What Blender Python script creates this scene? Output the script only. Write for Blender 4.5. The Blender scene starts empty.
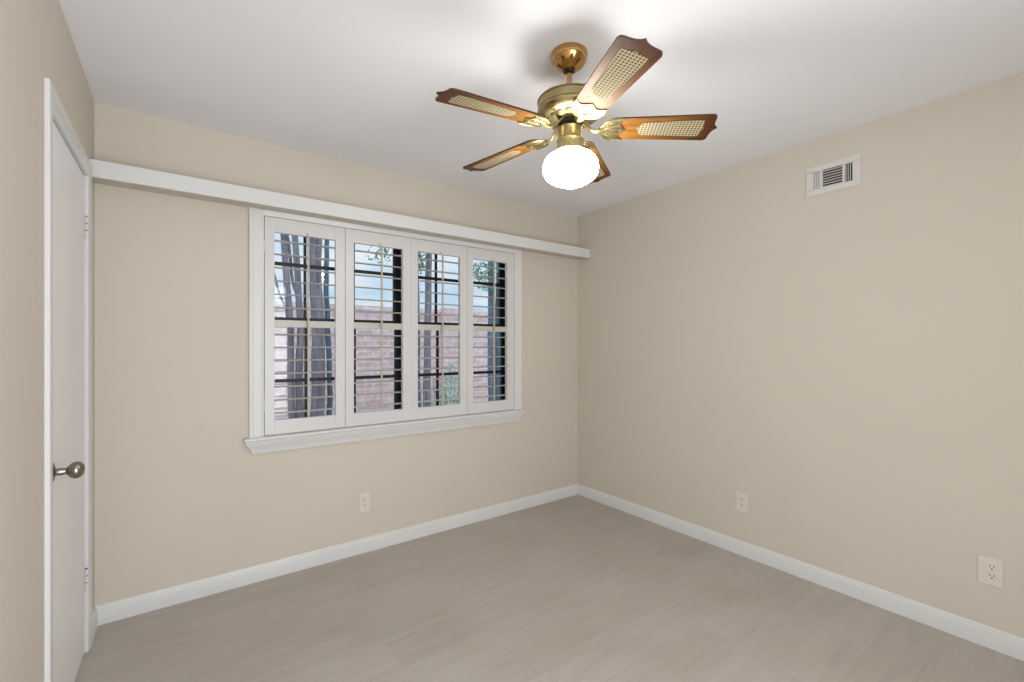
import bpy, bmesh, math, random
from mathutils import Vector, Matrix, Euler
random.seed(7)
S = bpy.context.scene
COL = S.collection
PI = math.pi

# ------------------------------------------------------------------ camera, sky, lights, exposure
cam_d = bpy.data.cameras.new('camera')
cam = bpy.data.objects.new('camera', cam_d)
COL.objects.link(cam)
cam.location = (-2.8193, -2.8447, 1.3041)
cam.rotation_euler = (PI / 2, 0, math.radians(53.5631) - PI / 2)
cam_d.sensor_fit = 'HORIZONTAL'
cam_d.sensor_width = 36.0
cam_d.lens = 36.0 * 450.08 / 1024
cam_d.shift_y = (345.69 - 341.0) / 1024
cam_d.clip_start = 0.02
S.camera = cam

S.view_settings.view_transform = 'Standard'
S.view_settings.look = 'None'
S.view_settings.gamma = 1.0
S.view_settings.use_curve_mapping = False
S.view_settings.exposure = 0.16

REAR_FILL_POWER = 42.0
GLOBE_STRENGTH = 30.5
SKY_STRENGTH = 0.9

w = bpy.data.worlds.new('sky')
S.world = w
w.use_nodes = True
nt = w.node_tree
nt.nodes.clear()
wo = nt.nodes.new('ShaderNodeOutputWorld')
bg = nt.nodes.new('ShaderNodeBackground')
tc = nt.nodes.new('ShaderNodeTexCoord')
mp = nt.nodes.new('ShaderNodeMapping')
mp.inputs['Scale'].default_value = (3.0, 3.0, 9.0)
nz = nt.nodes.new('ShaderNodeTexNoise')
nz.inputs['Scale'].default_value = 1.6
nz.inputs['Detail'].default_value = 4
rp = nt.nodes.new('ShaderNodeValToRGB')
rp.color_ramp.elements[0].position = 0.36
rp.color_ramp.elements[0].color = (0.50, 0.74, 0.95, 1)
rp.color_ramp.elements[1].position = 0.62
rp.color_ramp.elements[1].color = (0.93, 0.96, 1.0, 1)
nt.links.new(tc.outputs['Generated'], mp.inputs[0])
nt.links.new(mp.outputs[0], nz.inputs['Vector'])
nt.links.new(nz.outputs['Fac'], rp.inputs['Fac'])
nt.links.new(rp.outputs[0], bg.inputs['Color'])
sxyz = nt.nodes.new('ShaderNodeSeparateXYZ')
nt.links.new(tc.outputs['Generated'], sxyz.inputs[0])
mrz = nt.nodes.new('ShaderNodeMapRange')          # hazy sky: brighter overhead than low down
mrz.inputs['From Min'].default_value = 0.35; mrz.inputs['From Max'].default_value = 0.8
mrz.inputs['To Min'].default_value = SKY_STRENGTH; mrz.inputs['To Max'].default_value = SKY_STRENGTH * 4.0
nt.links.new(sxyz.outputs['Z'], mrz.inputs['Value'])
nt.links.new(mrz.outputs[0], bg.inputs['Strength'])
nt.links.new(bg.outputs[0], wo.inputs['Surface'])

def area_light(name, loc, target, sx, sy, power, col):
    d = bpy.data.lights.new(name, 'AREA')
    d.shape = 'RECTANGLE'
    d.size, d.size_y = sx, sy
    d.energy = power
    d.color = col
    o = bpy.data.objects.new(name, d)
    COL.objects.link(o)
    o.location = loc
    o.rotation_euler = (Vector(target) - Vector(loc)).to_track_quat('-Z', 'Y').to_euler()
    return o
# added fill light, out of view in the opening behind the camera
area_light('rear_fill_light', (-2.30, -3.56, 1.10), (-2.30, 0, 1.10), 1.25, 1.95, REAR_FILL_POWER, (0.96, 0.98, 1.0))

# ------------------------------------------------------------------ materials
def principled(name, col, rough=0.5, metal=0.0, spec=0.5, coat=0.0, emit=None, estr=0):
    m = bpy.data.materials.new(name)
    m.use_nodes = True
    b = m.node_tree.nodes['Principled BSDF']
    b.inputs['Base Color'].default_value = (*col, 1)
    b.inputs['Roughness'].default_value = rough
    b.inputs['Metallic'].default_value = metal
    b.inputs['Specular IOR Level'].default_value = spec
    b.inputs['Coat Weight'].default_value = coat
    if emit:
        b.inputs['Emission Color'].default_value = (*emit, 1)
        b.inputs['Emission Strength'].default_value = estr
    return m

def nd(m, kind, **kw):
    n = m.node_tree.nodes.new(kind)
    for k, v in kw.items():
        if k in n.inputs:
            n.inputs[k].default_value = v
        else:
            setattr(n, k, v)
    return n
def ln(m, a, b):
    m.node_tree.links.new(a, b)
def bsdf(m):
    return m.node_tree.nodes['Principled BSDF']
def ramp(m, stops):
    r = nd(m, 'ShaderNodeValToRGB')
    e = r.color_ramp.elements
    e[0].position, e[0].color = stops[0][0], (*stops[0][1], 1)
    e[1].position, e[1].color = stops[-1][0], (*stops[-1][1], 1)
    for p, c in stops[1:-1]:
        x = e.new(p)
        x.color = (*c, 1)
    return r
def noisy(m, scale, c1, c2, bump=0.0, bscale=None, detail=4, stretch=None):
    t = nd(m, 'ShaderNodeTexCoord')
    src = t.outputs['Object']
    if stretch:
        p = nd(m, 'ShaderNodeMapping')
        p.inputs['Scale'].default_value = stretch
        ln(m, src, p.inputs[0])
        src = p.outputs[0]
    n = nd(m, 'ShaderNodeTexNoise', Scale=scale, Detail=detail)
    ln(m, src, n.inputs['Vector'])
    r = ramp(m, [(0.3, c1), (0.7, c2)])
    ln(m, n.outputs['Fac'], r.inputs['Fac'])
    ln(m, r.outputs[0], bsdf(m).inputs['Base Color'])
    if bump:
        n2 = nd(m, 'ShaderNodeTexNoise', Scale=bscale or scale, Detail=3)
        ln(m, src, n2.inputs['Vector'])
        bp = nd(m, 'ShaderNodeBump', Strength=bump, Distance=0.002)
        ln(m, n2.outputs['Fac'], bp.inputs['Height'])
        ln(m, bp.outputs[0], bsdf(m).inputs['Normal'])
    return m

WALL = (0.618, 0.560, 0.482)
M = {}
M['wall'] = noisy(principled('beige_wall_paint', WALL, 0.62, spec=0.3), 1.3, tuple(c * 0.985 for c in WALL), tuple(min(1, c * 1.015) for c in WALL), 0.08, 160)
M['ceiling'] = noisy(principled('ceiling_paint', (0.85, 0.855, 0.875), 0.85, spec=0.2), 1.1, (0.84, 0.845, 0.865), (0.86, 0.865, 0.885), 0.08, 120)
M['trim'] = noisy(principled('white_trim_paint', (0.68, 0.68, 0.675), 0.35), 2.0, (0.67, 0.67, 0.665), (0.70, 0.70, 0.695))
M['door'] = noisy(principled('white_door_paint', (0.84, 0.83, 0.825), 0.4), 2.0, (0.83, 0.82, 0.815), (0.85, 0.84, 0.835))
M['shutter'] = noisy(principled('white_shutter_paint', (0.66, 0.65, 0.64), 0.35), 2.0, (0.65, 0.64, 0.63), (0.67, 0.66, 0.65))
M['louver'] = principled('cream_louver_paint', (0.54, 0.52, 0.47), 0.35)
M['rod'] = principled('cream_rod_paint', (0.47, 0.43, 0.345), 0.4)
M['frame'] = principled('dark_bronze_frame', (0.007, 0.007, 0.009), 0.45, metal=0.2)
M['plastic'] = principled('ivory_plastic', (0.71, 0.655, 0.575), 0.35)
M['slot'] = principled('dark_slot', (0.04, 0.035, 0.03), 0.7)
M['vent'] = principled('white_enamel', (0.66, 0.64, 0.61), 0.4)
M['duct_shade'] = principled('dark_duct_shade', (0.03, 0.024, 0.02), 0.8)
M['brass'] = noisy(principled('polished_brass', (0.40, 0.33, 0.16), 0.42, metal=1.0), 60, (0.30, 0.245, 0.11), (0.46, 0.385, 0.20))
M['brass_warm'] = noisy(principled('warm_polished_brass', (0.50, 0.29, 0.11), 0.16, metal=1.0), 6, (0.48, 0.27, 0.10), (0.53, 0.31, 0.12))
M['brass_antique'] = noisy(principled('satin_antique_brass', (0.40, 0.32, 0.15), 0.33, metal=1.0), 40, (0.34, 0.27, 0.12), (0.44, 0.36, 0.18))
M['brass_recess_shade'] = principled('recess_shade_brass', (0.16, 0.13, 0.065), 0.5, metal=0.8)  # darker brass: the shade of recessed ovals put into the colour
M['black'] = principled('blackened_metal', (0.015, 0.012, 0.01), 0.4, metal=0.3)
M['nickel'] = noisy(principled('antique_nickel', (0.30, 0.26, 0.21), 0.28, metal=1.0), 30, (0.25, 0.22, 0.18), (0.36, 0.32, 0.26))
M['hinge'] = principled('painted_hinge', (0.70, 0.68, 0.65), 0.35)
M['globe'] = principled('lit_opal_glass', (0.9, 0.9, 0.88), 0.2, emit=(1.0, 0.98, 0.95), estr=GLOBE_STRENGTH)

# perforated brass band of the motor
m = principled('perforated_brass_band', (0.6, 0.49, 0.27), 0.35, metal=1.0)
t = nd(m, 'ShaderNodeTexCoord')
sx = nd(m, 'ShaderNodeSeparateXYZ')
ln(m, t.outputs['Object'], sx.inputs[0])
at = nd(m, 'ShaderNodeMath', operation='ARCTAN2')
ln(m, sx.outputs['Y'], at.inputs[0]); ln(m, sx.outputs['X'], at.inputs[1])
a1 = nd(m, 'ShaderNodeMath', operation='MULTIPLY'); ln(m, at.outputs[0], a1.inputs[0]); a1.inputs[1].default_value = 84
a2 = nd(m, 'ShaderNodeMath', operation='MULTIPLY'); ln(m, sx.outputs['Z'], a2.inputs[0]); a2.inputs[1].default_value = 690
s1 = nd(m, 'ShaderNodeMath', operation='SINE'); ln(m, a1.outputs[0], s1.inputs[0])
s2 = nd(m, 'ShaderNodeMath', operation='SINE'); ln(m, a2.outputs[0], s2.inputs[0])
s3 = nd(m, 'ShaderNodeMath', operation='MULTIPLY'); ln(m, s1.outputs[0], s3.inputs[0]); ln(m, s2.outputs[0], s3.inputs[1])
r = ramp(m, [(0.10, (0.48, 0.39, 0.20)), (0.28, (0.10, 0.075, 0.035))])
ln(m, s3.outputs[0], r.inputs['Fac']); ln(m, r.outputs[0], bsdf(m).inputs['Base Color'])
M['band'] = m

# stained oak of the fan blades, grain along local X; the lamp's falloff is painted in as darkening towards the tip
m = principled('stained_oak_blade', (0.3, 0.12, 0.03), 0.50, spec=0.3, coat=0.0)
bsdf(m).inputs['Coat Roughness'].default_value = 0.16
t = nd(m, 'ShaderNodeTexCoord')
mp_ = nd(m, 'ShaderNodeMapping'); mp_.inputs['Scale'].default_value = (5, 85, 60)
ln(m, t.outputs['Object'], mp_.inputs[0])
n = nd(m, 'ShaderNodeTexNoise', Scale=1.0, Detail=5, Distortion=0.6); ln(m, mp_.outputs[0], n.inputs['Vector'])
r = ramp(m, [(0.3, (0.12, 0.043, 0.007)), (0.5, (0.25, 0.108, 0.017)), (0.72, (0.34, 0.160, 0.032))])
ln(m, n.outputs['Fac'], r.inputs['Fac'])
sx = nd(m, 'ShaderNodeSeparateXYZ'); ln(m, t.outputs['Object'], sx.inputs[0])
mr = nd(m, 'ShaderNodeMapRange'); mr.inputs['From Min'].default_value = 0.10; mr.inputs['From Max'].default_value = 0.35
ln(m, sx.outputs['X'], mr.inputs['Value'])
mx = nd(m, 'ShaderNodeMix', data_type='RGBA', blend_type='MULTIPLY')
ln(m, mr.outputs[0], mx.inputs['Factor'])
ln(m, r.outputs[0], mx.inputs['A']); mx.inputs['B'].default_value = (0.28, 0.13, 0.10, 1)
ln(m, mx.outputs['Result'], bsdf(m).inputs['Base Color'])
M['oak'] = m
M['oak_edge'] = principled('dark_blade_edge', (0.05, 0.018, 0.008), 0.35)

# woven cane
m = principled('woven_cane', (0.7, 0.6, 0.4), 0.85, spec=0.08)
t = nd(m, 'ShaderNodeTexCoord')
sx = nd(m, 'ShaderNodeSeparateXYZ'); ln(m, t.outputs['Object'], sx.inputs[0])
def wave(sock, k):
    a = nd(m, 'ShaderNodeMath', operation='MULTIPLY'); ln(m, sock, a.inputs[0]); a.inputs[1].default_value = k
    b = nd(m, 'ShaderNodeMath', operation='COSINE'); ln(m, a.outputs[0], b.inputs[0])
    return b.outputs[0]
pr = nd(m, 'ShaderNodeMath', operation='ADD')
ln(m, wave(sx.outputs['X'], 2 * PI / 0.0125), pr.inputs[0]); ln(m, wave(sx.outputs['Y'], 2 * PI / 0.0115), pr.inputs[1])
r = ramp(m, [(0.15, (0.46, 0.40, 0.26)), (0.75, (0.10, 0.07, 0.03))])
ln(m, pr.outputs[0], r.inputs['Fac']); ln(m, r.outputs[0], bsdf(m).inputs['Base Color'])
M['cane'] = m

# vinyl plank floor, planks along X
m = principled('grey_oak_plank', (0.33, 0.28, 0.24), 0.42, spec=0.4)
t = nd(m, 'ShaderNodeTexCoord')
mpf = nd(m, 'ShaderNodeMapping'); mpf.inputs['Location'].default_value = (0.42, 0.035, 0)
ln(m, t.outputs['Object'], mpf.inputs[0])
bt = nd(m, 'ShaderNodeTexBrick', offset=0.37, offset_frequency=2)
bt.inputs['Color1'].default_value = (0.0, 0.0, 0.0, 1); bt.inputs['Color2'].default_value = (1, 1, 1, 1)
bt.inputs['Mortar'].default_value = (0.5, 0.5, 0.5, 1)
bt.inputs['Scale'].default_value = 1.0; bt.inputs['Mortar Size'].default_value = 0.0007; bt.inputs['Mortar Smooth'].default_value = 0.3
bt.inputs['Brick Width'].default_value = 1.22; bt.inputs['Row Height'].default_value = 0.18
ln(m, mpf.outputs[0], bt.inputs['Vector'])
mg = nd(m, 'ShaderNodeMapping'); mg.inputs['Scale'].default_value = (1.2, 13, 1)
ln(m, t.outputs['Object'], mg.inputs[0])
off = nd(m, 'ShaderNodeVectorMath', operation='ADD'); ln(m, mg.outputs[0], off.inputs[0])
sc = nd(m, 'ShaderNodeVectorMath', operation='SCALE'); ln(m, bt.outputs['Color'], sc.inputs[0]); sc.inputs['Scale'].default_value = 9.0
ln(m, sc.outputs[0], off.inputs[1])
n1 = nd(m, 'ShaderNodeTexNoise', Scale=2.2, Detail=6, Distortion=0.8); ln(m, off.outputs[0], n1.inputs['Vector'])
FL = (0.455, 0.410, 0.370)
r = ramp(m, [(0.25, tuple(c * 0.91 for c in FL)), (0.5, FL), (0.75, tuple(c * 1.07 for c in FL))])
ln(m, n1.outputs['Fac'], r.inputs['Fac'])
pt = ramp(m, [(0.0, (0.96, 0.955, 0.95)), (0.5, (1.0, 1.0, 1.0)), (1.0, (1.03, 1.03, 1.035))])
ln(m, bt.outputs['Color'], pt.inputs['Fac'])
mx = nd(m, 'ShaderNodeMix', data_type='RGBA', blend_type='MULTIPLY'); mx.inputs['Factor'].default_value = 1.0
ln(m, r.outputs[0], mx.inputs['A']); ln(m, pt.outputs[0], mx.inputs['B'])
mj = nd(m, 'ShaderNodeMix', data_type='RGBA'); ln(m, bt.outputs['Fac'], mj.inputs['Factor'])
n2 = nd(m, 'ShaderNodeTexNoise', Scale=2.6, Detail=3); ln(m, t.outputs['Object'], n2.inputs['Vector'])
r2 = ramp(m, [(0.35, (0.965, 0.955, 0.935)), (0.65, (1.03, 1.03, 1.035))]); ln(m, n2.outputs['Fac'], r2.inputs['Fac'])
mv = nd(m, 'ShaderNodeMix', data_type='RGBA', blend_type='MULTIPLY'); mv.inputs['Factor'].default_value = 1.0
ln(m, mx.outputs['Result'], mv.inputs['A']); ln(m, r2.outputs[0], mv.inputs['B'])
ln(m, mv.outputs['Result'], mj.inputs['A']); mj.inputs['B'].default_value = (0.36, 0.318, 0.283, 1)
ln(m, mj.outputs['Result'], bsdf(m).inputs['Base Color'])
M['floor'] = m

# window glass: a thin pane that reflects a little
m = bpy.data.materials.new('window_glass'); m.use_nodes = True
m.node_tree.nodes.clear()
o_ = nd(m, 'ShaderNodeOutputMaterial'); tr = nd(m, 'ShaderNodeBsdfTransparent'); gl = nd(m, 'ShaderNodeBsdfGlossy', Roughness=0.02)
tr.inputs['Color'].default_value = (0.94, 0.97, 0.98, 1)
fr = nd(m, 'ShaderNodeFresnel', IOR=1.45); mxs = nd(m, 'ShaderNodeMixShader')
ln(m, fr.outputs[0], mxs.inputs[0]); ln(m, tr.outputs[0], mxs.inputs[1]); ln(m, gl.outputs[0], mxs.inputs[2]); ln(m, mxs.outputs[0], o_.inputs[0])
M['glass'] = m

# outside
m = principled('pale_red_brick', (0.6, 0.4, 0.36), 0.9)
t = nd(m, 'ShaderNodeTexCoord'); mpb = nd(m, 'ShaderNodeMapping'); mpb.inputs['Rotation'].default_value = (-PI / 2, 0, 0)
ln(m, t.outputs['Object'], mpb.inputs[0])
bt = nd(m, 'ShaderNodeTexBrick'); ln(m, mpb.outputs[0], bt.inputs['Vector'])
bt.inputs['Color1'].default_value = (0.67, 0.45, 0.43, 1); bt.inputs['Color2'].default_value = (0.79, 0.61, 0.61, 1); bt.inputs['Mortar'].default_value = (0.79, 0.67, 0.68, 1)
bt.inputs['Scale'].default_value = 1.0; bt.inputs['Brick Width'].default_value = 0.20; bt.inputs['Row Height'].default_value = 0.066; bt.inputs['Mortar Size'].default_value = 0.010
nb = nd(m, 'ShaderNodeTexNoise', Scale=14.0, Detail=4); ln(m, t.outputs['Object'], nb.inputs['Vector'])
rb = ramp(m, [(0.3, (0.80, 0.72, 0.72)), (0.7, (1.12, 1.08, 1.10))]); ln(m, nb.outputs['Fac'], rb.inputs['Fac'])
mb = nd(m, 'ShaderNodeMix', data_type='RGBA', blend_type='MULTIPLY'); mb.inputs['Factor'].default_value = 1.0
ln(m, bt.outputs['Color'], mb.inputs['A']); ln(m, rb.outputs[0], mb.inputs['B']); ln(m, mb.outputs['Result'], bsdf(m).inputs['Base Color'])
M['brick'] = m
M['bark'] = noisy(principled('grey_bark', (0.17, 0.15, 0.19), 0.9), 3.0, (0.11, 0.10, 0.135), (0.27, 0.235, 0.27), stretch=(9, 9, 1.2))
M['bark_blue'] = noisy(principled('blue_grey_bark', (0.1, 0.15, 0.2), 0.9), 3.0, (0.05, 0.085, 0.12), (0.13, 0.19, 0.26), stretch=(9, 9, 1.2))
M['leaf'] = noisy(principled('tree_leaf', (0.1, 0.25, 0.16), 0.6), 4, (0.05, 0.16, 0.12), (0.20, 0.40, 0.26))
M['leaf_pale'] = noisy(principled('shrub_leaf', (0.3, 0.5, 0.36), 0.6), 5, (0.20, 0.40, 0.29), (0.48, 0.66, 0.50))
M['soil'] = noisy(principled('garden_soil', (0.2, 0.15, 0.1), 0.95), 3, (0.15, 0.12, 0.08), (0.28, 0.24, 0.17))

# ------------------------------------------------------------------ mesh helpers
def box(bm, a, b, bev=0.0):
    x0, y0, z0 = a; x1, y1, z1 = b
    vs = [bm.verts.new(p) for p in ((x0, y0, z0), (x1, y0, z0), (x1, y1, z0), (x0, y1, z0), (x0, y0, z1), (x1, y0, z1), (x1, y1, z1), (x0, y1, z1))]
    fs = [bm.faces.new([vs[i] for i in q]) for q in ((3, 2, 1, 0), (4, 5, 6, 7), (0, 1, 5, 4), (1, 2, 6, 5), (2, 3, 7, 6), (3, 0, 4, 7))]
    if bev:
        es = list({e for f in fs for e in f.edges})
        bmesh.ops.bevel(bm, geom=es, offset=bev, segments=2, profile=0.5, affect='EDGES')
def lathe(bm, prof, seg=48, mat=None, axis='Z', origin=(0, 0, 0)):
    """prof: (radius, height) list"""
    rings = []
    for r_, h in prof:
        ring = []
        if r_ < 1e-6:
            ring = [(0, 0, h)]
        else:
            ring = [(r_ * math.cos(2 * PI * k / seg), r_ * math.sin(2 * PI * k / seg), h) for k in range(seg)]
        vv = []
        for p in ring:
            if axis == 'X':
                p = (p[2], p[0], p[1])
            elif axis == '-Y':
                p = (p[0], -p[2], p[1])
            vv.append(bm.verts.new(Vector(p) + Vector(origin)))
        rings.append(vv)
    for a, b in zip(rings[:-1], rings[1:]):
        if len(a) == 1 and len(b) == 1:
            continue
        for k in range(seg):
            k2 = (k + 1) % seg
            if len(a) == 1:
                bm.faces.new((a[0], b[k2], b[k]))
            elif len(b) == 1:
                bm.faces.new((a[k], a[k2], b[0]))
            else:
                bm.faces.new((a[k], a[k2], b[k2], b[k]))
    for ring in (rings[0], rings[-1]):
        if len(ring) > 1:
            try:
                bm.faces.new(ring)
            except ValueError:
                pass
def tube(bm, pts, rad, seg=12):
    """tube through pts with one radius per point (or one for all)"""
    pts = [Vector(p) for p in pts]
    if not hasattr(rad, '__len__'):
        rad = [rad] * len(pts)
    prev = None
    up = Vector((0.13, 0.31, 0.94))
    for i, p in enumerate(pts):
        d = (pts[min(i + 1, len(pts) - 1)] - pts[max(i - 1, 0)]).normalized()
        x = d.cross(up)
        if x.length < 0.05:
            x = d.cross(Vector((1, 0, 0)))
        x.normalize(); y = d.cross(x)
        ring = [bm.verts.new(p + (x * math.cos(2 * PI * k / seg) + y * math.sin(2 * PI * k / seg)) * rad[i]) for k in range(seg)]
        if prev:
            for k in range(seg):
                bm.faces.new((prev[k], prev[(k + 1) % seg], ring[(k + 1) % seg], ring[k]))
        else:
            bm.faces.new(ring)
        prev = ring
    bm.faces.new(prev)
def prism(bm, outline, z0, z1):
    a = [bm.verts.new((x, y, z0)) for x, y in outline]
    b = [bm.verts.new((x, y, z1)) for x, y in outline]
    n = len(a)
    bm.faces.new(list(reversed(a))); bm.faces.new(b)
    for i in range(n):
        bm.faces.new((a[i], a[(i + 1) % n], b[(i + 1) % n], b[i]))
def ellipsoid(bm, c, rx, ry, rz, u=16, v=10, rot=None):
    mtx = Matrix.Translation(c) @ (rot or Matrix.Identity(4)) @ Matrix.Diagonal((rx, ry, rz, 1))
    bmesh.ops.create_uvsphere(bm, u_segments=u, v_segments=v, radius=1, matrix=mtx)
def extrude_profile(bm, prof, a, b, to3d):
    """closed profile (p,q) swept straight from a to b; to3d(s,p,q)"""
    A = [bm.verts.new(to3d(a, p, q)) for p, q in prof]
    B = [bm.verts.new(to3d(b, p, q)) for p, q in prof]
    n = len(prof)
    bm.faces.new(A); bm.faces.new(list(reversed(B)))
    for i in range(n):
        bm.faces.new((A[i], B[i], B[(i + 1) % n], A[(i + 1) % n]))
def obj(name, bm, mat, parent=None, loc=None, smooth=False, angle=35):
    bmesh.ops.recalc_face_normals(bm, faces=bm.faces)
    me = bpy.data.meshes.new(name)
    bm.to_mesh(me); bm.free()
    mats = mat if isinstance(mat, (list, tuple)) else [mat]
    for q in mats:
        me.materials.append(M[q] if isinstance(q, str) else q)
    if smooth:
        for p in me.polygons:
            p.use_smooth = True
        me.set_sharp_from_angle(angle=math.radians(angle))
    o = bpy.data.objects.new(name, me)
    COL.objects.link(o)
    if loc is not None:
        o.location = loc
    if parent:
        o.parent = parent
    return o
def empty(name, loc=(0, 0, 0), rot=(0, 0, 0), parent=None):
    o = bpy.data.objects.new(name, None)
    COL.objects.link(o)
    o.empty_display_size = 0.1
    o.location = loc; o.rotation_euler = rot
    if parent:
        o.parent = parent
    return o
def tag(o, label, cat, group=None, kind=None):
    o['label'] = label; o['category'] = cat
    if group: o['group'] = group
    if kind: o['kind'] = kind
    return o
def struct(o, label=None, cat=None):
    o['kind'] = 'structure'
    if label: o['label'] = label
    if cat: o['category'] = cat
    return o
NB = bmesh.new

# ------------------------------------------------------------------ room shell
LX, RY, H = -3.139, -3.55, 2.44           # left wall, rear wall, ceiling height
HX0, HX1, HZ0, HZ1 = -2.50, -0.65, 0.72, 2.055    # rough hole of the window
DY0, DY1, DZ = -0.926, -0.202, 2.054      # rough hole of the door
bm = NB(); box(bm, (LX - 0.14, RY - 0.14, -0.12), (0.14, 0.14, 0.0))
struct(obj('floor', bm, 'floor'), 'greyish oak plank floor', 'floor')
bm = NB(); box(bm, (LX - 0.14, RY - 0.14, H), (0.14, 0.14, H + 0.1))
struct(obj('ceiling', bm, 'ceiling'), 'flat off-white ceiling', 'ceiling')
bm = NB()
box(bm, (LX - 0.14, 0, 0), (HX0, 0.14, H)); box(bm, (HX1, 0, 0), (0.14, 0.14, H))
box(bm, (HX0, 0, 0), (HX1, 0.14, HZ0)); box(bm, (HX0, 0, HZ1), (HX1, 0.14, H))
struct(obj('wall_back', bm, 'wall'), 'beige wall with the shuttered window', 'wall')
bm = NB(); box(bm, (0, RY - 0.14, 0), (0.14, 0, H))
struct(obj('wall_right', bm, 'wall'), 'plain beige wall with the air vent', 'wall')
bm = NB()
box(bm, (LX - 0.14, RY - 0.14, 0), (LX, DY0, H)); box(bm, (LX - 0.14, DY1, 0), (LX, 0, H)); box(bm, (LX - 0.14, DY0, DZ), (LX, DY1, H))
struct(obj('wall_left', bm, 'wall'), 'beige wall with the narrow white door', 'wall')
bm = NB()
box(bm, (LX, RY - 0.14, 0), (-2.95, RY, H)); box(bm, (-1.65, RY - 0.14, 0), (0, RY, H)); box(bm, (-2.95, RY - 0.14, 2.12), (-1.65, RY, H))  # opening added in this unseen wall to let the fill light in
struct(obj('wall_rear', bm, 'wall'), 'unseen beige wall with an opening added for the fill light', 'wall')

# baseboards: moulded profile (out, up)
BP = [(0, 0), (0.013, 0), (0.013, 0.066), (0.0115, 0.071), (0.0085, 0.074), (0.0085, 0.079), (0.006, 0.085), (0.003, 0.089), (0, 0.089)]
bm = NB(); extrude_profile(bm, BP, LX, 0, lambda s, p, q: (s, -p, q))
struct(obj('baseboard_back', bm, 'trim', smooth=True), 'white baseboard under the window', 'baseboard')
bm = NB(); extrude_profile(bm, BP, RY, -0.0131, lambda s, p, q: (-p, s, q))
struct(obj('baseboard_right', bm, 'trim', smooth=True), 'white baseboard along the vent wall', 'baseboard')
bm = NB(); extrude_profile(bm, BP, -0.1620, -0.0131, lambda s, p, q: (LX + p, s, q))
extrude_profile(bm, BP, RY, -0.972, lambda s, p, q: (LX + p, s, q))
struct(obj('baseboard_left', bm, 'trim', smooth=True), 'white baseboard beside the door', 'baseboard')

# ------------------------------------------------------------------ door in the left wall
d_y0, d_y1, d_top = -0.896, -0.232, 2.024
# lining of the door hole with its stop, and the moulded casing
bm = NB()
jt = 0.025
box(bm, (LX - 0.14, DY0, 0), (LX + 0.0005, DY0 + 0.0275, DZ - 0.0275)); box(bm, (LX - 0.14, DY1 - 0.0275, 0), (LX + 0.0005, DY1, DZ - 0.0275)); box(bm, (LX - 0.14, DY0, DZ - 0.0275), (LX + 0.0005, DY1, DZ))
box(bm, (LX - 0.062, d_y0, 0), (LX - 0.046, d_y0 + 0.012, d_top)); box(bm, (LX - 0.062, d_y1 - 0.012, 0), (LX - 0.046, d_y1, d_top)); box(bm, (LX - 0.062, d_y0, d_top - 0.012), (LX - 0.046, d_y1, d_top + 0.002))
# casing: profile (outwards from opening, proud of wall)
CP = [(0, 0), (0, 0.0045), (0.004, 0.0075), (0.022, 0.009), (0.028, 0.0115), (0.058, 0.0125), (0.063, 0.0115), (0.065, 0.009), (0.065, 0)]
def casing(bm, y0, y1, z1, prof, zb=0.0):
    loops = []
    for d, t_ in prof:
        loops.append([(LX + t_, y0 - d, zb), (LX + t_, y0 - d, z1 + d), (LX + t_, y1 + d, z1 + d), (LX + t_, y1 + d, zb)])
    V = [[bm.verts.new(p) for p in L] for L in loops]
    n = len(V)
    for j in range(n):
        k = (j + 1) % n
        for i in range(3):
            bm.faces.new((V[j][i], V[j][i + 1], V[k][i + 1], V[k][i]))
    bm.faces.new([V[j][0] for j in range(n)]); bm.faces.new([V[j][3] for j in range(n)])
casing(bm, d_y0 - 0.004, d_y1 + 0.004, d_top + 0.004, CP)
struct(obj('trim_1', bm, 'trim', smooth=True, angle=30), 'white door casing', 'trim')

door = struct(empty('door_1', (LX, d_y1, 0)), 'narrow flush white door with a dark knob', 'door')
bm = NB(); box(bm, (-0.040, d_y0 - d_y1 + 0.003, 0.012), (-0.005, -0.003, d_top - 0.003), 0.0015)
obj('door_leaf', bm, 'door', door)
# knob: rosette, neck and round grip in one turned piece
bm = NB()
lathe(bm, [(0, 0), (0.031, 0), (0.032, 0.003), (0.029, 0.007), (0.017, 0.010), (0.0115, 0.013), (0.0115, 0.029), (0.010, 0.032), (0.010, 0.036), (0.015, 0.040), (0.023, 0.046), (0.0272, 0.055), (0.0272, 0.062), (0.024, 0.070), (0.016, 0.0765), (0.007, 0.079), (0, 0.0795)], 36, axis='X')
kn = obj('door_knob', bm, 'nickel', door, loc=(-0.008, -0.607, 0.903), smooth=True, angle=50)
kn['label'] = 'antique nickel knob'
for zc in (1.81, 0.315):
    bm = NB()
    for i in range(3):
        lathe(bm, [(0, i * 0.029), (0.0055, i * 0.029), (0.0055, i * 0.029 + 0.0250), (0, i * 0.029 + 0.0250)], 14, origin=(0, 0, -0.0435))
    lathe(bm, [(0, 0.0455), (0.0045, 0.0455), (0.003, 0.049), (0, 0.050)], 14); lathe(bm, [(0, -0.0495), (0.003, -0.049), (0.0045, -0.0445), (0, -0.0445)], 14)
    box(bm, (-0.012, -0.012, -0.044), (-0.0055, 0.009, 0.044))
    hg = obj('hinge', bm, 'hinge', door, loc=(0.001, 0.0, zc), smooth=True)
    bm = NB(); lathe(bm, [(0, -0.043), (0.0042, -0.043), (0.0042, 0.043), (0, 0.043)], 12)
    obj('hinge_shade_pin', bm, 'slot', hg, smooth=True)  # pin coloured dark to put shade into the knuckle gaps

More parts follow.
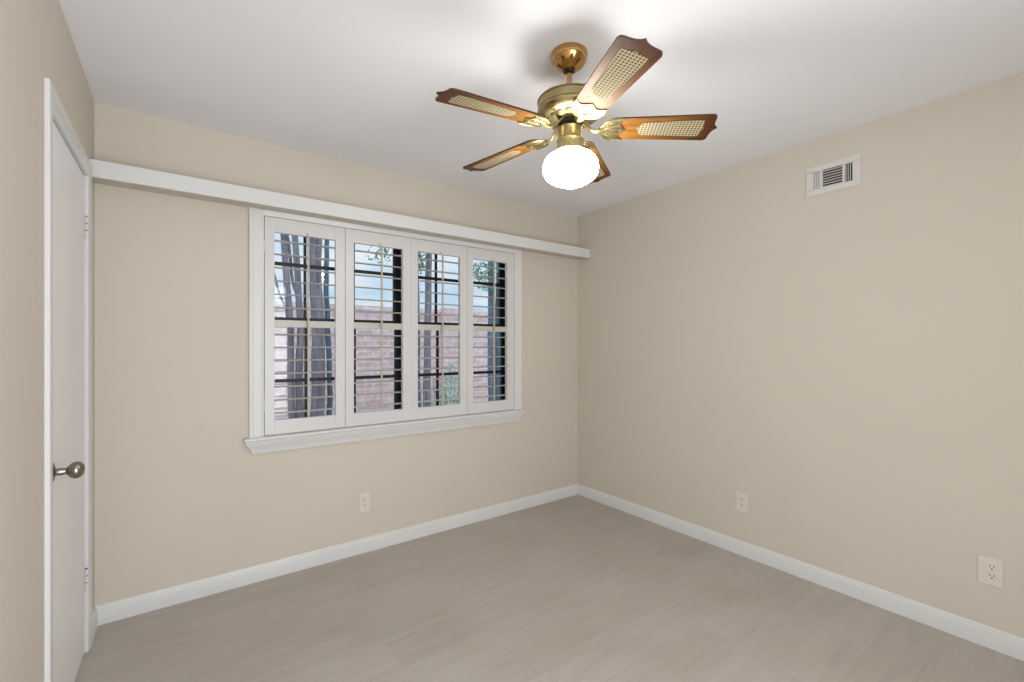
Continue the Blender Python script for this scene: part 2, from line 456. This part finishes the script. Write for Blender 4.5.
# ------------------------------------------------------------------ window: lining, casing, stool
bm = NB()
IX0, IX1, IZ0, IZ1 = -2.4425, -0.7030, 0.801, 2.0295
box(bm, (HX0, 0.0, HZ0), (IX0, 0.085, HZ1)); box(bm, (IX1, 0.0, HZ0), (HX1, 0.085, HZ1))
box(bm, (IX0, 0.0, HZ0), (IX1, 0.085, IZ0)); box(bm, (IX0, 0.0, IZ1), (IX1, 0.085, HZ1))
# side casings (stepped), short head casing under the valance
def vprof(x_in, x_out):
    s_ = 1 if x_out > x_in else -1
    wd = abs(x_out - x_in)
    return [(x_in, 0), (x_in, -0.012), (x_in + s_ * 0.018, -0.0145), (x_in + s_ * (wd - 0.022), -0.0155), (x_in + s_ * (wd - 0.018), -0.019), (x_in + s_ * (wd - 0.004), -0.020), (x_out, -0.017), (x_out, 0)]
for xi, xo in ((IX0, -2.515), (IX1, -0.634)):
    extrude_profile(bm, vprof(xi, xo), 0.80, 2.0615, lambda s, p, q: (p, q, s))
hp = [(IZ1, 0), (IZ1, -0.012), (IZ1 + 0.018, -0.0145), (IZ1 + 0.030, -0.0165), (2.0615, -0.016), (2.0615, 0)]
extrude_profile(bm, hp, IX0, IX1, lambda s, p, q: (s, q, p))
struct(obj('trim_2', bm, 'trim'), 'white window casing', 'trim')
bm = NB()
# stool with rounded nose and a coved apron below, returned at both ends
extrude_profile(bm, [(0.0, 0.7825), (-0.040, 0.7825), (-0.047, 0.786), (-0.0485, 0.7915), (-0.046, 0.797), (-0.040, 0.800), (0.0, 0.800)], -2.538, -0.611, lambda s, p, q: (s, p, q))
AP = [(0.7825, 0.040), (0.768, 0.0375), (0.752, 0.030), (0.735, 0.022), (0.722, 0.0175), (0.7085, 0.016)]
rows = []
for z_, o_ in AP:
    e = 0.040 - o_
    rows.append([bm.verts.new(p) for p in ((-2.536 + e * 1.5, 0, z_), (-2.536 + e * 1.5, -o_, z_), (-0.620 - e * 1.5, -o_, z_), (-0.620 - e * 1.5, 0, z_))])
for a, b in zip(rows[:-1], rows[1:]):
    for i in range(4):
        bm.faces.new((a[i], a[(i + 1) % 4], b[(i + 1) % 4], b[i]))
bm.faces.new(rows[0]); bm.faces.new(rows[-1])
struct(obj('trim_3', bm, 'trim', smooth=True, angle=40), 'white window stool and apron', 'trim')

# the two dark double-hung windows
def make_window(name, x0, a0, a1, x1, label):
    r_ = struct(empty(name, ((x0 + x1) / 2, 0.11, HZ0)), label, 'window')
    cx = (x0 + x1) / 2
    L = lambda x, y, z: (x - cx, y - 0.11, z - HZ0)
    def bx(bm, a, b, bev=0): box(bm, L(*a), L(*b), bev)
    fw = 0.02
    bm = NB()
    bx(bm, (x0, 0.0855, HZ0), (a0, 0.139, HZ1)); bx(bm, (a1, 0.0855, HZ0), (x1, 0.139, HZ1))
    bx(bm, (a0, 0.0855, HZ0), (a1, 0.139, HZ0 + fw)); bx(bm, (a0, 0.0855, HZ1 - fw), (a1, 0.139, HZ1))
    obj('window_frame', bm, 'frame', r_)
    zm = 1.456
    for nm, y0, y1, z0, z1, zmun in (('lower_sash', 0.088, 0.108, HZ0 + fw, zm + 0.016, 1.097), ('upper_sash', 0.112, 0.132, zm - 0.014, HZ1 - fw, 1.790)):
        bm = NB(); sw = 0.022
        bx(bm, (a0, y0, z0), (a0 + sw, y1, z1)); bx(bm, (a1 - sw, y0, z0), (a1, y1, z1))
        bx(bm, (a0 + sw, y0, z0), (a1 - sw, y1, z0 + 0.028)); bx(bm, (a0 + sw, y0, z1 - 0.028), (a1 - sw, y1, z1))
        third = (a1 - a0) / 3
        yc = (y0 + y1) / 2
        for k in (1, 2):
            bx(bm, (a0 + third * k - 0.0075, yc - 0.008, z0 + 0.028), (a0 + third * k + 0.0075, yc + 0.008, z1 - 0.028))
        bx(bm, (a0 + sw, yc - 0.0075, zmun - 0.010), (a1 - sw, yc + 0.0075, zmun + 0.010))
        sash = obj(nm, bm, 'frame', r_)
        bm = NB(); bx(bm, (a0 + sw - 0.004, yc - 0.0015, z0 + 0.024), (a1 - sw + 0.004, yc + 0.0015, z1 - 0.024))
        obj('glass_pane', bm, 'glass', sash)
make_window('window_1', -2.4995, -2.495, -1.620, -1.6155, 'dark framed double-hung window nearer the door')
make_window('window_2', -1.6145, -1.610, -0.735, -0.6505, 'dark framed double-hung window nearer the room corner')

# ------------------------------------------------------------------ plantation shutters
PX = [-2.4405, -2.001, -1.570, -1.1318, -0.705]
OPEN = [(-2.389, -2.0575), (-1.948, -1.6285), (-1.5195, -1.1928), (-1.0807, -0.775)]
ROD = [-2.217, -1.780, -1.345, -0.911]
SHL = ['first white louvered shutter panel from the door, tree trunks showing behind it',
       'second white louvered shutter panel from the door, sky and brick showing behind it',
       'third white louvered shutter panel from the door, single trunk and green shrub behind it',
       'last white louvered shutter panel, nearest the room corner, leafy branch behind it']
Z0, Z1, ZB, ZM0, ZM1, ZT = 0.8035, 2.0272, 0.883, 1.410, 1.450, 1.945
UP = [1.899 - 0.0758 * k for k in range(6)]
LO = [1.3685 - 0.0745 * k for k in range(7)]
for i in range(4):
    x0 = PX[i] + (0.0002 if i == 2 else 0.0012); x1 = PX[i + 1] - (0.0002 if i == 1 else 0.0012)
    o0, o1 = OPEN[i]
    rx = ROD[i]
    root = tag(empty('shutter_panel', ((x0 + x1) / 2, 0.0, Z0)), SHL[i], 'shutter', 'shutter panels of the window')
    cx = (x0 + x1) / 2
    Lx = lambda x: x - cx
    Lz = lambda z: z - Z0
    yf, yb = -0.0105, 0.0165
    bm = NB()
    box(bm, (Lx(x0), yf, 0), (Lx(o0), yb, Lz(Z1)), 0.0012); box(bm, (Lx(o1), yf, 0), (Lx(x1), yb, Lz(Z1)), 0.0012)
    box(bm, (Lx(o0), yf + 0.0006, 0), (Lx(o1), yb, Lz(ZB)), 0.0012)
    # top rail left uncut at the tilt rod's notch
    box(bm, (Lx(o0), yf + 0.0006, Lz(ZT)), (Lx(o1), yb, Lz(Z1)), 0.0012)
    fr_ = obj('panel_frame', bm, 'shutter', root)
    bm = NB(); box(bm, (Lx(o0), yf + 0.004, Lz(ZM0)), (Lx(o1), yb - 0.003, Lz(ZM1)), 0.0012)
    obj('middle_rail', bm, 'louver', root)
    bm = NB()
    lathe(bm, [(0, 0), (0.006, 0), (0.006, 0.0008), (0, 0.0008)], 14, axis='-Y', origin=(Lx(rx), yf + 0.0005, Lz(ZT + 0.013)))
    box(bm, (Lx(rx) - 0.006, yf - 0.0002, Lz(ZT + 0.0005)), (Lx(rx) + 0.006, yf + 0.0005, Lz(ZT + 0.013)))
    obj('notch_shade_patch', bm, principled('notch_shade_paint', (0.45, 0.42, 0.38), 0.6), root)  # shade of the notch painted as a thin patch on the rail
    # louvers: flat ellipses, slightly tilted, each with its own pivot
    for j, zc in enumerate(UP + LO):
        tilt = math.radians(5.0 if j < 6 else -1.0)
        bm = NB()
        prof = []
        for k in range(20):
            a = 2 * PI * k / 20
            prof.append((0.0305 * math.cos(a), 0.0048 * math.sin(a)))
        extrude_profile(bm, prof, Lx(o0 + 0.002), Lx(o1 - 0.002), lambda s, p, q: (s, p * math.cos(tilt) - q * math.sin(tilt), p * math.sin(tilt) + q * math.cos(tilt)))
        obj('louver', bm, 'louver', root, loc=(0, 0.003, Lz(zc)), smooth=True, angle=60)
    bm = NB()
    box(bm, (Lx(rx) - 0.0055, -0.0405, Lz(0.893)), (Lx(rx) + 0.0055, -0.0295, Lz(1.936)), 0.002)
    obj('tilt_rod', bm, 'rod', root)
    if i in (0, 3):
        for zc in (1.86, 0.97):
            bm = NB()
            hx = Lx(x0) if i == 0 else Lx(x1)
            lathe(bm, [(0, -0.03), (0.0035, -0.03), (0.0035, 0.03), (0, 0.03)], 12, origin=(hx, yf - 0.0025, Lz(zc)))
            obj('hinge', bm, 'hinge', root, smooth=True)

# ------------------------------------------------------------------ valance board over the window
val = tag(empty('curtain_valance', (LX / 2, -0.1476, 2.0515)), 'long white valance board running wall to wall above the window', 'valance')
bm = NB(); box(bm, (LX / 2 + 0.001, 0, 0), (-LX / 2 - 0.001, 0.019, 0.0765), 0.0015)
obj('face_board', bm, 'trim', val)
bm = NB(); box(bm, (LX / 2 + 0.001, 0.0192, 0.0112), (-LX / 2 - 0.001, 0.1474, 0.0765))
obj('soffit', bm, 'wall', val)

# ------------------------------------------------------------------ air vent on the right wall
vent = tag(empty('air_vent', (0, -1.9246, 2.211), (0, 0, 0)), 'white metal air vent with dark slots high on the plain wall', 'vent')
vw, vh = 0.124, 0.0775
def rbox(bm, y0, y1, z0, z1, x0, x1, bev=0):
    box(bm, (x0, y0, z0), (x1, y1, z1), bev)
# local Y runs along the wall: +Y is towards the back wall (left in the photo)
A0, A1 = (-0.090, -0.062), (0.058, 0.092)      # slit columns
C0, C1 = -0.044, 0.044
bm = NB()
cols = [(-vw, -0.092), (-0.056, -0.046), (0.046, 0.056), (0.092, vw)]
for a, b in cols:
    rbox(bm, a, b, -0.050, 0.050, -0.0095, -0.0004)
rbox(bm, -vw, vw, 0.048, vh, -0.0095, -0.0004); rbox(bm, -vw, vw, -vh, -0.048, -0.0095, -0.0004)
# thin lip around
rbox(bm, -vw - 0.004, vw + 0.004, vh, vh + 0.004, -0.004, -0.0004); rbox(bm, -vw - 0.004, vw + 0.004, -vh - 0.004, -vh, -0.004, -0.0004)
rbox(bm, -vw - 0.004, -vw, -vh, vh, -0.004, -0.0004); rbox(bm, vw, vw + 0.004, -vh, vh, -0.004, -0.0004)
obj('vent_frame', bm, 'vent', vent)
bm = NB(); rbox(bm, -0.094, 0.094, -0.052, 0.052, -0.0022, -0.0006); obj('duct_shade_plate', bm, 'duct_shade', vent)  # flat dark plate stands in for the shade inside the duct
bm = NB()
for k in range(7):
    zc = -0.042 + k * 0.0140
    v = [(-0.0090, zc - 0.0050), (-0.0082, zc - 0.0055), (-0.0025, zc + 0.0016), (-0.0032, zc + 0.0022)]
    extrude_profile(bm, v, -0.047, 0.047, lambda s, p, q: (p, s, q))
obj('center_louver', bm, 'vent', vent)
for sgn in (1, -1):
    bm = NB()
    for k in range(4):
        yc = sgn * (0.060 + k * 0.0098)
        v = [(-0.0090, yc + sgn * 0.0028), (-0.0084, yc + sgn * 0.0036), (-0.0025, yc - sgn * 0.0024), (-0.0032, yc - sgn * 0.0030)]
        extrude_profile(bm, v, -0.049, 0.049, lambda s, p, q: (p, q, s))
    obj('side_louver', bm, 'vent', vent)
for yy in (-0.108, 0.108):
    bm = NB()
    ellipsoid(bm, (-0.007, yy, 0), 0.0016, 0.004, 0.004, 12, 8)
    obj('screw', bm, 'vent', vent, smooth=True)

# ------------------------------------------------------------------ wall outlets
def outlet(loc, rz, wd, ht, label, style, dx=0.0):
    r_ = tag(empty('wall_outlet', loc, (0, 0, rz)), label, 'outlet', 'duplex wall outlets')
    # local -Y faces the room
    bm = NB(); box(bm, (-wd / 2, -0.0055, -ht / 2), (wd / 2, -0.0002, ht / 2), 0.002)
    obj('cover_plate', bm, 'plastic', r_)
    for s_ in (1, -1):
        zc = s_ * 0.0195 * (1 if style == 'std' else 0.97)
        bm = NB()
        ol = []
        for k in range(28):
            a = 2 * PI * k / 28
            ol.append((max(-0.0165, min(0.0165, 0.0185 * math.cos(a))), max(-0.0145, min(0.0145, 0.0175 * math.sin(a)))))
        A = [bm.verts.new((dx + x, -0.0052, zc + z)) for x, z in ol]; B = [bm.verts.new((dx + x * 0.96, -0.0078, zc + z * 0.96)) for x, z in ol]
        bm.faces.new(A); bm.faces.new(B)
        for k in range(28):
            bm.faces.new((A[k], A[(k + 1) % 28], B[(k + 1) % 28], B[k]))
        rc = obj('receptacle', bm, 'plastic', r_)
        bm = NB()
        box(bm, (dx - 0.0075, -0.0083, zc + 0.0005), (dx - 0.0050, -0.0076, zc + 0.0090)); box(bm, (dx + 0.0050, -0.0083, zc + 0.0010), (dx + 0.0075, -0.0076, zc + 0.0085))
        lathe(bm, [(0, 0.0076), (0.0030, 0.0076), (0.0030, 0.0083), (0, 0.0083)], 12, axis='-Y', origin=(dx, 0, zc - 0.0070))
        obj('plug_slot', bm, 'slot', rc)
    bm = NB(); lathe(bm, [(0, 0.0050), (0.0032, 0.0050), (0.0026, 0.0068), (0, 0.007)], 12, axis='-Y', origin=(dx, 0, 0))
    obj('screw', bm, 'plastic', r_, smooth=True)
outlet((-1.879, 0, 0.315), 0, 0.066, 0.120, 'ivory outlet on the wall under the window', 'std')
outlet((0, -1.4405, 0.330), PI / 2 * 1, 0.070, 0.118, 'ivory outlet on the plain vent wall, nearer the room corner', 'std')
outlet((0, -2.507, 0.330), PI / 2 * 1, 0.076, 0.120, 'ivory outlet on the plain vent wall, farther from the room corner, receptacles off centre', 'std', dx=0.006)
for o in list(COL.objects):
    if o.name.startswith('wall_outlet') and abs(o.location.x) < 1e-6:
        o.rotation_euler = (0, 0, -PI / 2)

# ------------------------------------------------------------------ ceiling fan
FX, FY = -1.5995, -1.567
fan = tag(empty('ceiling_fan', (FX, FY, H)), 'brass ceiling fan with five cane-inset wooden blades and a lit globe', 'ceiling fan')
fz = lambda z: z - H
fan.rotation_euler = (-0.0074, -0.0101, 0)      # hangs very slightly out of plumb
def turned(name, prof, mat, seg=56, parent=fan, angle=40):
    bm = NB(); lathe(bm, [(r_, fz(z)) for r_, z in prof], seg)
    return obj(name, bm, mat, parent, smooth=True, angle=angle)
turned('canopy', [(0, 2.4399), (0.0695, 2.4399), (0.0712, 2.437), (0.0712, 2.428), (0.0695, 2.418), (0.0655, 2.407), (0.058, 2.396), (0.048, 2.387), (0.038, 2.3805), (0.0315, 2.3775), (0.0285, 2.3745), (0.0265, 2.3735), (0.0225, 2.3745), (0, 2.380)], 'brass_warm')
turned('hanger_ball', [(0, 2.390), (0.014, 2.388), (0.0205, 2.381), (0.0210, 2.375), (0.0185, 2.3685), (0.012, 2.364), (0, 2.364)], 'black')
turned('downrod', [(0, 2.36), (0.0105, 2.36), (0.0105, 2.318), (0, 2.318)], 'brass_warm', 24)
mh = turned('motor_housing', [(0, 2.318), (0.020, 2.318), (0.024, 2.305), (0.050, 2.284), (0.085, 2.270), (0.110, 2.262), (0.1235, 2.257), (0.1265, 2.2545), (0.1265, 2.251), (0.1225, 2.248), (0.1225, 2.2475), (0.1215, 2.2195), (0.1245, 2.217), (0.1265, 2.213), (0.1255, 2.207), (0.119, 2.199), (0.108, 2.191), (0.103, 2.1890), (0.094, 2.188), (0.070, 2.177), (0.060, 2.176), (0, 2.176)], 'brass_antique')
turned('perforated_band', [(0.1218, 2.2470), (0.1232, 2.2460), (0.1232, 2.2212), (0.1218, 2.2202)], 'band', parent=mh)
bm = NB()
for k in range(15):
    a = 2 * PI * (k + 0.3) / 15
    rot = Matrix.Rotation(a, 4, 'Z') @ Matrix.Rotation(-math.atan2(0.014, 0.024), 4, 'Y')
    ellipsoid(bm, (0.083 * math.cos(a), 0.083 * math.sin(a), fz(2.1825)), 0.0095, 0.0125, 0.0022, 14, 8, rot)
obj('vent_recess_shade', bm, 'brass_recess_shade', mh, smooth=True)  # vent recesses drawn as raised ovals, their shade put into the colour
turned('flywheel', [(0, 2.178), (0.046, 2.178), (0.046, 2.160), (0.040, 2.158), (0.040, 2.146), (0, 2.146)], 'black')
turned('switch_housing', [(0, 2.1500), (0.046, 2.1500), (0.0495, 2.148), (0.050, 2.145), (0.0485, 2.143), (0.0485, 2.108), (0.0495, 2.106), (0, 2.106)], 'brass_antique')
for a in (-1.9, 0.2, 2.3):
    bm = NB()
    rot = Matrix.Rotation(a, 4, 'Z')
    ellipsoid(bm, (0.0487 * math.cos(a), 0.0487 * math.sin(a), fz(2.128)), 0.002, 0.004, 0.004, 10, 6, rot)
    obj('screw', bm, 'brass_antique', fan, smooth=True)
turned('light_fitter', [(0, 2.106), (0.0495, 2.106), (0.0525, 2.103), (0.0535, 2.099), (0.0515, 2.095), (0.0505, 2.087), (0.0515, 2.074), (0.054, 2.066), (0.0540, 2.060), (0.048, 2.0580), (0, 2.0580)], 'brass')
turned('glass_globe', [(0, 2.062), (0.047, 2.062), (0.0475, 2.0565), (0.056, 2.0525), (0.074, 2.0465), (0.090, 2.0365), (0.101, 2.0225), (0.1065, 2.006), (0.108, 1.990), (0.106, 1.976), (0.0995, 1.963), (0.088, 1.952), (0.070, 1.942), (0.050, 1.933), (0.030, 1.925), (0.012, 1.920), (0, 1.9192)], 'globe', 64, angle=80)

bpy.data.objects['glass_globe']['label'] = 'lit white opal glass globe'
# blades: local X runs outwards from r = 0.2, local Z up
def blade_outline():
    wr, wt = 0.0585, 0.0715
    pts = []
    half = [(-0.066, 0.0), (-0.0645, 0.020), (-0.058, 0.038), (-0.047, 0.050), (-0.030, 0.0570), (-0.008, 0.0582)]
    side = [(x, wr + (wt - wr) * (x - 0.0) / 0.327) for x in (0.06, 0.15, 0.24, 0.300)]
    end = [(0.3125, 0.0712), (0.3210, 0.0690), (0.3265, 0.0640), (0.3288, 0.0565), (0.3292, 0.048), (0.3300, 0.036), (0.3325, 0.023), (0.3372, 0.0120), (0.3435, 0.0045)]
    end = [(x + 0.0075, y) for x, y in end]
    up_ = half[1:] + side + end
    pts = [half[0]] + [(x, -y) for x, y in up_] + [(0.3563, 0.0)] + [(x, y) for x, y in reversed(up_)]
    return pts
def cane_outline():
    r0, r1, w0, w1 = 0.057, 0.297, 0.036, 0.0445
    up_ = []
    for k in range(1, 8):
        a = PI / 2 * k / 7
        up_.append((r0 + w0 * (1 - math.cos(a)), w0 * math.sin(a)))
    up_ += [(0.2, w0 + (w1 - w0) * 0.55), (r1 - 0.006, w1), (r1, w1 - 0.004), (r1 + 0.001, 0.024), (r1 + 0.004, 0.010)]
    return [(r0, 0)] + [(x, -y) for x, y in up_] + [(r1 + 0.009, 0)] + [(x, y) for x, y in reversed(up_)]
def iron_mesh(bm):
    # scalloped holder under the blade root
    X = lambda x: x - 0.038
    up_ = [(-0.052, 0.009), (-0.046, 0.016), (-0.040, 0.030), (-0.030, 0.044), (-0.014, 0.0545), (0.006, 0.0600), (0.026, 0.0610), (0.046, 0.0585),
           (0.036, 0.0490), (0.028, 0.0400), (0.0265, 0.0300), (0.031, 0.0210), (0.0375, 0.0130), (0.0435, 0.0060)]
    ol = [(X(x), -y) for x, y in up_] + [(X(0.048), 0.0)] + [(X(x), y) for x, y in reversed(up_)]
    prism(bm, ol, -0.0075, -0.0034)
    # raised rim along the outer edge, two ribs and between them three leaf recesses, their shade painted as dark ovals
    rim = [(-0.045, 0.016), (-0.036, 0.033), (-0.022, 0.047), (-0.004, 0.0545), (0.018, 0.0575), (0.040, 0.0570)]
    for s_ in (1, -1):
        tube(bm, [(X(x), s_ * y, -0.0080) for x, y in rim], [0.003, 0.0035, 0.0036, 0.0034, 0.003, 0.002], 8)
        tube(bm, [(X(-0.040), s_ * 0.006, -0.008), (X(-0.016), s_ * 0.014, -0.0082), (X(0.006), s_ * 0.0205, -0.0078), (X(0.028), s_ * 0.0225, -0.0072)], [0.0034, 0.0034, 0.003, 0.002], 8)
        n0 = len(bm.faces)
        ellipsoid(bm, (X(0.000), s_ * 0.036, -0.0072), 0.017, 0.0075, 0.0016, 16, 8, Matrix.Rotation(s_ * 0.35, 4, 'Z'))
        for f in list(bm.faces)[n0:]: f.material_index = 1
    n0 = len(bm.faces)
    ellipsoid(bm, (X(0.012), 0, -0.0072), 0.019, 0.0085, 0.0018, 16, 8)
    for f in list(bm.faces)[n0:]: f.material_index = 1
    # curved arm to the flywheel
    arm = [(-0.156, 0.032, 0.012), (-0.146, 0.024, 0.0115), (-0.132, 0.008, 0.0095), (-0.116, -0.008, 0.0085), (-0.102, -0.013, 0.0085), (-0.088, -0.0115, 0.010), (-0.076, -0.0085, 0.012), (-0.060, -0.0070, 0.010)]
    prev = None
    for x, z, hw in arm:
        ring = [bm.verts.new(p) for p in ((x, -hw, z - 0.003), (x, 0, z - 0.0055), (x, hw, z - 0.003), (x, hw, z + 0.003), (x, -hw, z + 0.003))]
        if prev:
            for k in range(5):
                bm.faces.new((prev[k], prev[(k + 1) % 5], ring[(k + 1) % 5], ring[k]))
        else:
            bm.faces.new(ring)
        prev = ring
    bm.faces.new(list(reversed(prev)))
DROOP, PITCH = math.atan(0.034), -0.2050
def make_blade():
    bm = NB(); prism(bm, blade_outline(), -0.0032, 0.0032)
    bl = obj('blade', bm, ['oak', 'oak_edge'], fan)
    for p in bl.data.polygons:
        if abs(p.normal.z) < 0.5:
            p.material_index = 1
    bm = NB(); prism(bm, cane_outline(), -0.0042, -0.0030)
    obj('cane_panel', bm, 'cane', bl)
    bm = NB(); iron_mesh(bm)
    obj('blade_iron', bm, ['brass', 'brass_recess_shade'], bl, smooth=True, angle=35)
    for x, y in ((-0.058, 0.026), (-0.058, -0.026), (-0.008, 0.0)):
        bm = NB()
        ellipsoid(bm, (x, y, -0.0092), 0.0034, 0.0034, 0.0020, 10, 6)
        obj('screw', bm, 'brass', bl, smooth=True)
    return bl
def place_blade(b, k):
    a = math.radians(-112.3 + 72 * k)
    b.location = (0.2 * math.cos(a), 0.2 * math.sin(a), fz(2.141))
    b.rotation_euler = (PITCH, DROOP, a)
blade0 = make_blade()
place_blade(blade0, 0)
for k in range(1, 5):
    b = blade0.copy(); COL.objects.link(b); b.parent = fan
    for ch in list(blade0.children):
        c = ch.copy(); COL.objects.link(c); c.parent = b
    place_blade(b, k)

# ------------------------------------------------------------------ garden outside the window
bm = NB(); box(bm, (-9, 0.141, -0.35), (14, 9, -0.15))
struct(obj('ground', bm, 'soil'), 'bare garden ground', 'ground')
fence = tag(empty('brick_fence', (1.0, 2.65, -0.15)), 'pale red brick garden wall behind the trees outside', 'garden wall')
bm = NB(); box(bm, (-8, 0, 0), (9, 0.2, 1.88)); obj('wall_face', bm, 'brick', fence)
bm = NB(); box(bm, (-8, -0.02, 1.881), (9, 0.22, 1.945), 0.004); obj('coping', bm, 'brick', fence)
bm = NB(); box(bm, (-0.98, -0.06, 0), (-0.72, 0.26, 1.97), 0.004); obj('pier', bm, 'brick', fence)

def leaves(bm, n, c, rad, size, hang=0.0):
    for _ in range(n):
        while True:
            v = Vector((random.uniform(-1, 1), random.uniform(-1, 1), random.uniform(-1, 1)))
            if v.length < 1: break
        p = Vector(c) + Vector((v.x * rad[0], v.y * rad[1], v.z * rad[2]))
        s_ = size * random.uniform(0.6, 1.25)
        rot = Euler((random.uniform(-1.2, 1.2), random.uniform(-1.2, 1.2), random.uniform(0, 6.3))).to_matrix()
        pts = [(-s_, 0, 0), (-s_ * 0.2, s_ * 0.38, 0.08 * s_), (s_, 0, -0.1 * s_), (-s_ * 0.2, -s_ * 0.38, 0.08 * s_)]
        bm.faces.new([bm.verts.new(p + rot @ Vector(q)) for q in pts])
def stem(root, pts, rad, mat='bark'):
    bm = NB()
    loc = root.location
    P = []
    R_ = []
    n_ = 5
    for i in range(len(pts) - 1):
        for k in range(n_):
            u = k / n_
            a, b = Vector(pts[i]), Vector(pts[i + 1])
            P.append(a.lerp(b, u) - loc + Vector((random.uniform(-.004, .004), random.uniform(-.006, .006), 0))); R_.append(rad[i] * (1 - u) + rad[i + 1] * u)
    P.append(Vector(pts[-1]) - loc); R_.append(rad[-1])
    tube(bm, P, R_, 12)
    return obj('trunk', bm, mat, root, smooth=True)
def foliage(root, groups, mat):
    bm = NB()
    for n, c, rad, size in groups:
        leaves(bm, n, Vector(c) - root.location, rad, size)
    o = obj('foliage', bm, mat, root)
    o['kind'] = 'stuff'
    return o
Y = 1.4
t1 = tag(empty('garden_tree', (-1.9, Y, -0.15)), 'tall multi-stemmed grey tree outside the shutter panel nearest the door', 'tree', 'garden trees outside the window')
stem(t1, [(-1.98, Y, -0.15), (-2.045, Y, 0.83), (-2.055, Y, 1.45), (-2.105, Y + .02, 2.3), (-2.16, Y + .05, 3.6)], [0.036, 0.028, 0.027, 0.026, 0.018])
stem(t1, [(-1.95, Y, -0.15), (-1.985, Y, 0.83), (-1.975, Y, 1.45), (-2.015, Y, 2.26), (-2.0, Y, 3.6)], [0.045, 0.034, 0.028, 0.026, 0.018])
stem(t1, [(-1.87, Y, -0.15), (-1.83, Y, 0.82), (-1.835, Y, 1.5), (-1.872, Y, 1.9), (-1.885, Y - .01, 2.4), (-1.95, Y, 3.6)], [0.07, 0.056, 0.05, 0.03, 0.025, 0.016])
stem(t1, [(-1.86, Y + .05, -0.15), (-1.805, Y + .04, 0.82), (-1.80, Y + .03, 1.5), (-1.825, Y + .03, 1.9), (-1.812, Y + .02, 2.4), (-1.77, Y, 3.6)], [0.05, 0.045, 0.04, 0.029, 0.026, 0.016])
stem(t1, [(-1.80, Y + .06, -0.15), (-1.71, Y + .06, 0.82), (-1.735, Y + .05, 1.5), (-1.755, Y + .03, 1.9), (-1.75, Y, 2.4), (-1.66, Y, 3.6)], [0.03, 0.024, 0.024, 0.022, 0.018, 0.012], 'bark_blue')
stem(t1, [(-1.995, Y, 1.72), (-2.03, Y + .02, 1.85), (-2.06, Y + .04, 2.2), (-2.2, Y + 0.1, 3.0)], [0.014, 0.013, 0.012, 0.008])
stem(t1, [(-2.055, Y, 1.45), (-2.09, Y, 1.62), (-2.14, Y, 1.75), (-2.25, Y, 2.2), (-2.33, Y, 3.0)], [0.012, 0.011, 0.010, 0.008, 0.006])
foliage(t1, [(260, (-2.0, Y + .1, 3.6), (0.42, 0.4, 0.3), 0.05)], 'leaf')

Y2 = 1.6
t2 = tag(empty('garden_tree', (-0.68, Y2, -0.15)), 'slim grey tree outside the third shutter panel, sparse leaves high to its left', 'tree', 'garden trees outside the window')
stem(t2, [(-0.68, Y2, -0.15), (-0.675, Y2, 0.74), (-0.67, Y2, 1.4), (-0.655, Y2, 2.2), (-0.68, Y2, 3.4)], [0.05, 0.042, 0.038, 0.034, 0.022])
stem(t2, [(-0.69, Y2, -0.15), (-0.76, Y2 + .02, 0.75), (-0.77, Y2 + .02, 1.7), (-0.80, Y2, 2.3), (-0.95, Y2, 3.2)], [0.02, 0.018, 0.017, 0.015, 0.01], 'bark_blue')
stem(t2, [(-0.66, Y2, 2.75), (-0.9, Y2, 2.62), (-1.08, Y2, 2.40), (-1.22, Y2, 2.22)], [0.015, 0.010, 0.006, 0.003])
foliage(t2, [(42, (-1.20, Y2, 2.22), (0.13, 0.12, 0.10), 0.028), (60, (-1.0, Y2, 2.5), (0.22, 0.2, 0.12), 0.035), (70, (-0.79, Y2 - .05, 2.22), (0.07, 0.1, 0.16), 0.035), (220, (-0.75, Y2, 3.3), (0.42, 0.4, 0.3), 0.05)], 'leaf')

Y3 = 1.7
t3 = tag(empty('garden_tree', (0.26, Y3, -0.15)), 'two-stemmed blue-grey tree outside the shutter panel nearest the corner, green leaves in front', 'tree', 'garden trees outside the window')
stem(t3, [(0.22, Y3, -0.15), (0.215, Y3, 0.65), (0.21, Y3, 1.5), (0.225, Y3, 2.2), (0.2, Y3, 3.3)], [0.042, 0.036, 0.034, 0.040, 0.022], 'bark_blue')
stem(t3, [(0.32, Y3, -0.15), (0.33, Y3, 0.65), (0.345, Y3, 1.8), (0.36, Y3, 2.3), (0.42, Y3, 3.3)], [0.065, 0.056, 0.052, 0.05, 0.03], 'bark_blue')
foliage(t3, [(120, (0.03, Y3 - .05, 2.17), (0.17, 0.15, 0.11), 0.032), (60, (0.13, Y3 - .05, 2.02), (0.14, 0.12, 0.09), 0.030), (60, (0.32, Y3 - .1, 2.2), (0.14, 0.12, 0.16), 0.030), (220, (0.32, Y3, 3.2), (0.42, 0.4, 0.3), 0.05)], 'leaf')

sh = tag(empty('garden_shrub', (-0.36, 1.75, -0.15)), 'low pale green shrub in front of the brick outside the third shutter panel', 'shrub')
bm = NB()
for k in range(9):
    a = 2 * PI * k / 9
    tube(bm, [(0.03 * math.cos(a), 0.03 * math.sin(a), 0), (0.10 * math.cos(a), 0.10 * math.sin(a), 0.55), (0.16 * math.cos(a), 0.16 * math.sin(a), 1.0 + 0.12 * math.sin(3 * a))], [0.008, 0.006, 0.003], 6)
obj('stem', bm, 'bark', sh)
foliage(sh, [(420, (-0.34, 1.75, 0.62), (0.22, 0.2, 0.33), 0.036), (60, (-0.30, 1.75, 0.98), (0.15, 0.14, 0.14), 0.03), (200, (-0.36, 1.75, 0.25), (0.2, 0.2, 0.3), 0.04)], 'leaf_pale')
